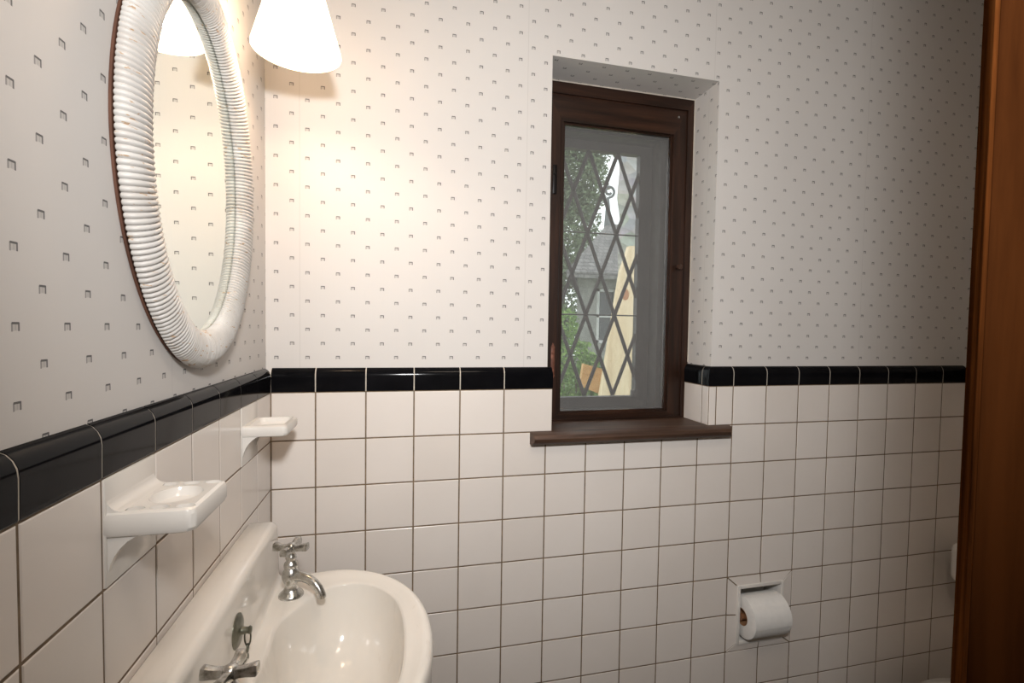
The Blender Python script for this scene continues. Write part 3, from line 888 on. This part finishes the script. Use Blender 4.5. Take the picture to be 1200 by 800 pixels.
# door leaf at right: stands open in the room
door = bpy.data.objects.new('door_1', None); COL.objects.link(door); door['kind'] = 'structure'
dd = Vector((.70, -.715, 0)).normalized(); nn = Vector((-dd.y, dd.x, 0)); E0 = Vector((.5959, -.9422, 0)) - nn*.035   # nn points away from the camera
door.location = (E0.x, E0.y, FLOOR)
def slab(name, s0, s1, t0, t1, z0, z1, mat, parent, bevel=.0):
    bm = bmesh.new(); vs = add_box(bm, s0, s1, t0, t1, z0, z1, bevel=bevel, seg=3)
    for v in bm.verts: v.co = E0 + dd*v.co.x + nn*v.co.y + Vector((0, 0, v.co.z))
    return finish(name, bm, mat, parent)
slab('door_leaf', .0028, .78, 0, .035, FLOOR+.008, FLOOR+2.03, M_door, door, .0006)
slab('door_edge', 0, .0030, .0003, .0347, FLOOR+.008, FLOOR+2.03, M_door_edge, door, .0008)
bm = bmesh.new(); pk = E0+dd*.07+Vector((0, 0, FLOOR+.95))
lathe(bm, [(0, 0), (.027, 0), (.027, .004), (.010, .008), (.010, .030), (.024, .038), (.028, .050), (.020, .060), (0, .062)], pk+nn*.035, 28, nn)
finish('door_knob', bm, M_brass, door)
# jamb the door hangs on, against the right wall
jp = E0+dd*.78
bm = bmesh.new(); add_box(bm, jp.x+.002, jp.x+.05, jp.y-.05, jp.y+.05, FLOOR, FLOOR+2.08, .002)
finish('door_post', bm, M_door, door)

# ------------------------------------------------------------------ outside the window
def pt(u, v, Y):
    f, cx, cy = 588.8465, 616.2814, 407.5684
    R = ((0.969495034, -0.244610658, 0.015652605), (0.005796315, -0.040961856, -0.999143898), (0.245042406, 0.968755775, -0.038294475))
    a = ((u-cx)/f, (v-cy)/f, 1)
    d = [sum(R[k][i]*a[k] for k in range(3)) for i in range(3)]
    t = (Y+1.2257)/d[1]
    return Vector((.1842+d[0]*t, Y, .1526+d[2]*t))
GZ0 = -1.6    # outside ground
M_grass = mat_simple('grass', (.10, .20, .05), .9, var=.4, nscale=12)
g = box_obj('ground', (-6, 14, WT+.05, 30, GZ0-.2, GZ0), M_grass, kind='structure')
def leaf_mat(name, a, b):
    m, nt, out = new_mat(name); h = NT(nt)
    gm = nt.nodes.new('ShaderNodeNewGeometry')
    col = h.ramp(gm.outputs['Random Per Island'], [(.1, a), (.9, b)])
    d = h.bsdf(col, .6); tl = nt.nodes.new('ShaderNodeBsdfTranslucent'); nt.links.new(col, tl.inputs[0])
    mx = nt.nodes.new('ShaderNodeMixShader'); mx.inputs[0].default_value = .35
    nt.links.new(d, mx.inputs[1]); nt.links.new(tl.outputs[0], mx.inputs[2]); nt.links.new(mx.outputs[0], out.inputs[0]); return m
M_leaf = leaf_mat('tree_leaves', (.10, .15, .075), (.24, .31, .18))
M_leaf2 = leaf_mat('shrub_leaves', (.10, .22, .04), (.32, .48, .14))
M_bark = mat_simple('bark', (.10, .075, .05), .9, var=.4, nscale=8)
def leaves(bm, blobs, n, size, rng):
    tot = sum(b[3]**2 for b in blobs)
    for cx, cy, cz, r in blobs:
        for _ in range(int(n*r*r/tot)):
            v = Vector((rng.gauss(0, 1), rng.gauss(0, 1), rng.gauss(0, 1))).normalized()*r*rng.uniform(.45, 1)**.6
            c = Vector((cx, cy, cz))+v
            u = Vector((rng.gauss(0, 1), rng.gauss(0, 1), rng.gauss(0, 1))).normalized()
            w = u.orthogonal().normalized(); s = size*rng.uniform(.6, 1.3)
            q = u.cross(w)*.12*s
            vs = [bm.verts.new(c+u*s*.5), bm.verts.new(c+w*s*.26+q), bm.verts.new(c-u*s*.5), bm.verts.new(c-w*s*.26+q)]
            bm.faces.new(vs)
rng = random.Random(11)
# tree at left
tY = 13.0
tree = thing('tree', 'leafy green tree seen through the left diamond panes', 'tree', (pt(668, 300, tY).x, tY, GZ0))
bl = []
for u, v, r in ((650, 190, .95), (668, 215, .85), (684, 190, .62), (664, 262, .75), (645, 290, 1.0), (686, 235, .36), (655, 340, .8), (690, 160, .7), (640, 400, .9)):
    p = pt(u, v, tY); bl.append((p.x, p.y+rng.uniform(-.5, .5), p.z, r*1.4))
bm = bmesh.new(); leaves(bm, bl, 20000, .16, rng)
finish('foliage', bm, M_leaf, tree, smooth=0)
bm = bmesh.new(); b0 = pt(655, 300, tY); tube(bm, [(b0.x, tY, GZ0), (b0.x+.1, tY, 0), (b0.x, tY, 2.2), (b0.x+.15, tY, 4.2)], [.24, .18, .13, .05], 12)
finish('trunk', bm, M_bark, tree)
# shrub below
sYY = 4.9
sh = thing('shrub', 'bright green shrub at the foot of the grey house outside', 'shrub', (pt(690, 430, sYY).x, sYY, GZ0))
bl = []
for u, v, r in ((668, 420, .30), (692, 432, .22), (676, 455, .30), (700, 448, .16), (662, 380, .22), (690, 480, .4)):
    p = pt(u, v, sYY); bl.append((p.x, p.y+rng.uniform(-.12, .12), p.z, r))
bm = bmesh.new(); leaves(bm, bl, 3600, .07, rng); finish('foliage', bm, M_leaf2, sh, smooth=0)
bm = bmesh.new()
for k in range(4):
    b = bl[k]; tube(bm, [(sh.location.x+.05*k, sYY, GZ0), (b[0], b[1], b[2])], [.02, .008], 6)
finish('stem', bm, M_bark, sh)
# grey house with slate roof
hY = 6.2
house = thing('grey_house', 'grey neighbouring house with slate roof and white sash window outside', 'house', (pt(700, 360, hY).x, hY, GZ0))
M_hwall = mat_simple('grey_stucco', (.27, .265, .25), .9, var=.25, nscale=5)
xa = pt(676, 360, hY).x; xb = pt(760, 360, hY).x
ze = pt(690, 318, hY).z
wz0, wz1 = pt(712, 402, hY).z, pt(712, 338, hY).z
wx0, wx1 = pt(699, 370, hY).x, pt(722, 370, hY).x
bm = bmesh.new()
for b in ((xa, wx0, hY, hY+2.5, GZ0, ze), (wx1, xb+1, hY, hY+2.5, GZ0, ze), (wx0, wx1, hY, hY+2.5, GZ0, wz0), (wx0, wx1, hY, hY+2.5, wz1, ze), (wx0, wx1, hY+.25, hY+2.5, wz0, wz1)): add_box(bm, *b)
finish('wall', bm, M_hwall, house, smooth=0)
m, nt, out = new_mat('slate_roof'); h = NT(nt); c = h.coord()
br = nt.nodes.new('ShaderNodeTexBrick'); nt.links.new(h.mapping(c, scale=(1, 1, 1), rot=(PI/2, 0, 0)), br.inputs['Vector'])
br.inputs['Color1'].default_value = (.16, .155, .15, 1); br.inputs['Color2'].default_value = (.24, .23, .22, 1); br.inputs['Mortar'].default_value = (.05, .05, .05, 1)
br.inputs['Scale'].default_value = 5; br.inputs['Mortar Size'].default_value = .03; br.inputs['Row Height'].default_value = .35
sh_ = h.bsdf(br.outputs['Color'], .8); nt.links.new(sh_, out.inputs[0]); M_slate = m
# hipped roof: eave line rises to the right towards the ridge
bm = bmesh.new()
A = pt(664, 312, hY-.35); B = pt(765, 300, hY-.35)
ev = Vector((A.x, hY-.35, ze-.05)); ew = Vector((xb+1.2, hY-.35, ze-.05))
r0 = pt(712, 262, hY+1.2); rd0 = Vector((r0.x, hY+1.2, r0.z)); rd1 = Vector((xb+1.2, hY+1.2, r0.z))
bk = Vector((A.x+.42*3.1, hY+2.8, ze-.05)); bk2 = Vector((xb+1.2, hY+2.8, ze-.05))
th = Vector((0, 0, .09))
V = [bm.verts.new(p) for p in (ev, ew, rd1, rd0, bk, bk2)]; W = [bm.verts.new(p-th) for p in (ev, ew, rd1, rd0, bk, bk2)]
for a in ((0, 1, 2, 3), (0, 3, 4), (3, 2, 5, 4)): bm.faces.new([V[i] for i in a]); bm.faces.new([W[i] for i in a][::-1])
for a, b in ((0, 1), (1, 2), (2, 5), (5, 4), (4, 0)): bm.faces.new((V[a], V[b], W[b], W[a]))
finish('roof', bm, M_slate, house, smooth=0)
bm = bmesh.new()
M_white = mat_simple('white_paint', (.62, .62, .60), .6)
e = .045
for b in ((wx0, wx0+e, wz0, wz1), (wx1-e, wx1, wz0, wz1), (wx0, wx1, wz1-e, wz1), (wx0, wx1, wz0, wz0+e), (wx0, wx1, (wz0+wz1)/2-e*.5, (wz0+wz1)/2+e*.5)): add_box(bm, b[0], b[1], hY+.08, hY+.14, b[2], b[3])
wf = finish('window', bm, M_white, house, smooth=0)
box_obj('pane', (wx0, wx1, hY+.10, hY+.12, wz0, wz1), mat_simple('dark_glass', (.05, .06, .06), .08), wf)
# stone chimney at right
cY = 2.9
chim = thing('stone_chimney', 'rough beige stone chimney at upper right through the window', 'chimney', (pt(738, 300, cY).x, cY, GZ0))
m, nt, out = new_mat('rubble_stone'); h = NT(nt); c = h.coord()
vo = nt.nodes.new('ShaderNodeTexVoronoi'); nt.links.new(h.mapping(c, scale=(5, 5, 9)), vo.inputs['Vector']); vo.inputs['Scale'].default_value = 1.3
col = h.mix(h.noise(c, 9, 5), h.mix(.65, vo.outputs['Color'], (.42, .36, .29)), (.22, .20, .17))
hs = nt.nodes.new('ShaderNodeHueSaturation'); hs.inputs['Saturation'].default_value = .35; nt.links.new(col, hs.inputs['Color'])
sh_ = h.bsdf(hs.outputs[0], .9, bump=vo.outputs['Distance'], bstr=.9, bdist=.04); nt.links.new(sh_, out.inputs[0]); M_stone = m
bm = bmesh.new()
outl = [(724, 160), (726, 200), (723, 232), (727, 262), (724, 300), (724, 330), (722, 470), (790, 470), (790, 150)]
P = [pt(u, v, cY) for u, v in outl]
P.insert(6, None); P = [p for p in P if p]
P[6] = Vector((P[5].x, cY, GZ0)); P[7] = Vector((P[8].x, cY, GZ0))
prism(bm, [(p.x, p.z) for p in P], lambda x, z: Vector((x, cY, z)), lambda x, z: Vector((x+.46, cY+.9, z)))
finish('stonework', bm, M_stone, chim, smooth=0)
# the house and its roof run back along a skewed plan
fp = rd0.copy(); fp.y = hY+1.2
bm = bmesh.new()
s_ = pt(716, 226, hY+1.2).z-fp.z
tube(bm, [fp-Vector((0, 0, .06)), fp+Vector((0, 0, s_*.5)), fp+Vector((-.005, 0, s_*.85))], [.07, .045, .024], 8)
M_iron = mat_simple('grey_iron', (.12, .13, .13), .6)
fin = finish('roof_finial', bm, M_iron, house)
bm = bmesh.new()
sp = []
for i in range(26):
    a = -PI/2 + 2*PI*1.15*i/25; r = .11*(1-.6*i/25)
    sp.append(fp+Vector((.02+r*math.cos(a), 0, s_*.85+.11+r*math.sin(a))))
tube(bm, sp, .024, 8); finish('scroll', bm, M_iron, fin)
def skew(o):
    for v in o.data.vertices: v.co.x += .42*(v.co.y-hY)
for o in house.children:
    if o.name.startswith(('wall', 'window')):
        skew(o)
# pale boards
M_pine = mat_wood('pale_pine', (.62, .46, .28), (.74, .58, .38), (.82, .68, .48), 'Z', .5, .7, bands=3)
M_orange = mat_wood('tan_board', (.50, .26, .09), (.62, .35, .14), (.70, .44, .20), 'X', .5, .7, bands=3)
pY = 2.1
def board(name, pix, Y, th, mat, parent):
    bm = bmesh.new(); P = [pt(u, v, Y) for u, v in pix]
    prism(bm, [(p.x, p.z) for p in P], lambda x, z: Vector((x, Y, z)), lambda x, z: Vector((x, Y+th, z)))
    return finish(name, bm, mat, parent, smooth=0)
b1 = thing('pale_pine_board', 'tall pale pine board with a knot leaning outside lower right panes', 'board', (pt(728, 480, pY).x, pY, GZ0))
bo = board('plank', [(738, 288), (728, 318), (721, 360), (713, 410), (700, 490), (688, 700), (775, 700), (772, 288)], pY, .05, M_pine, b1)
kp = pt(733, 345, pY)
bm = bmesh.new(); lathe(bm, [(0, -.004), (.030, -.004), (.034, 0), (.022, .002), (0, .0025)], (kp.x, pY+.001, kp.z), 20, Vector((0, -1, 0)))
for v in bm.verts: v.co.z = kp.z+(v.co.z-kp.z)*1.5
finish('knot', bm, mat_simple('wood_knot', (.40, .17, .07), .7), b1)
q0 = pt(722, 450, 2.35)
b2 = thing('tan_board', 'short tan wooden board on a post behind the tall pale board', 'board', (q0.x, 2.35, GZ0))
board('plank', [(684, 426), (727, 438), (723, 470), (680, 452)], 2.35, .04, M_orange, b2)
bm = bmesh.new(); add_box(bm, q0.x-.03, q0.x+.03, 2.39, 2.45, GZ0, q0.z+.01, .004); finish('post', bm, M_orange, b2)

# ------------------------------------------------------------------ lights, world, camera
w = bpy.data.worlds.new('world'); SC.world = w; w.use_nodes = True
bg = w.node_tree.nodes['Background']; bg.inputs[0].default_value = (.93, .97, 1, 1); bg.inputs[1].default_value = 3.2

def light(name, typ, loc, energy, color, **k):
    l = bpy.data.lights.new(name, typ); l.energy = energy; l.color = color
    for a, b in k.items(): setattr(l, a, b)
    o = bpy.data.objects.new(name, l); COL.objects.link(o); o.location = loc; return o
def aim(o, tgt): o.rotation_euler = (Vector(tgt)-o.location).to_track_quat('-Z', 'Y').to_euler()
fl = light('camera_flash', 'SPOT', (.225, -1.275, .46), 62, (.965, .965, .96), spot_size=math.radians(122), spot_blend=1.0, shadow_soft_size=.05)
aim(fl, (.62, 0, .33))
bl_ = light('sconce_bulb', 'POINT', (LC.x, LC.y, LC.z+.03), 2.0, (1, .69, .46), shadow_soft_size=.02)
am = light('ambient_fill', 'AREA', (.50, -1.25, CEIL-.03), 5.4, (1, .84, .68), size=.30)  # unseen area light added under the ceiling as warm ambient fill, no real fixture

cam = bpy.data.cameras.new('camera'); co = bpy.data.objects.new('camera', cam); COL.objects.link(co)
cam.sensor_fit = 'HORIZONTAL'; cam.sensor_width = 36
cam.lens = 588.8465/1200*36
cam.shift_x = -(616.2814-600)/1200
cam.shift_y = (407.5684-400)/1200
cam.clip_start = .02; cam.clip_end = 200
right = Vector((0.969495034, -0.244610658, 0.015652605)); down = Vector((0.005796315, -0.040961856, -0.999143898)); fwd = Vector((0.245042406, 0.968755775, -0.038294475))
Mx = Matrix((right, -down, -fwd)).transposed().to_4x4()
Mx.translation = Vector((.1842, -1.2257, .1526))
co.matrix_world = Mx
SC.camera = co

# lift everything so that the floor is at z = 0
for o in list(SC.objects):
    if o.parent is None: o.location.z += -FLOOR

SC.view_settings.view_transform = 'Standard'; SC.view_settings.look = 'None'
SC.view_settings.exposure = 0; SC.view_settings.gamma = 1; SC.view_settings.use_curve_mapping = False
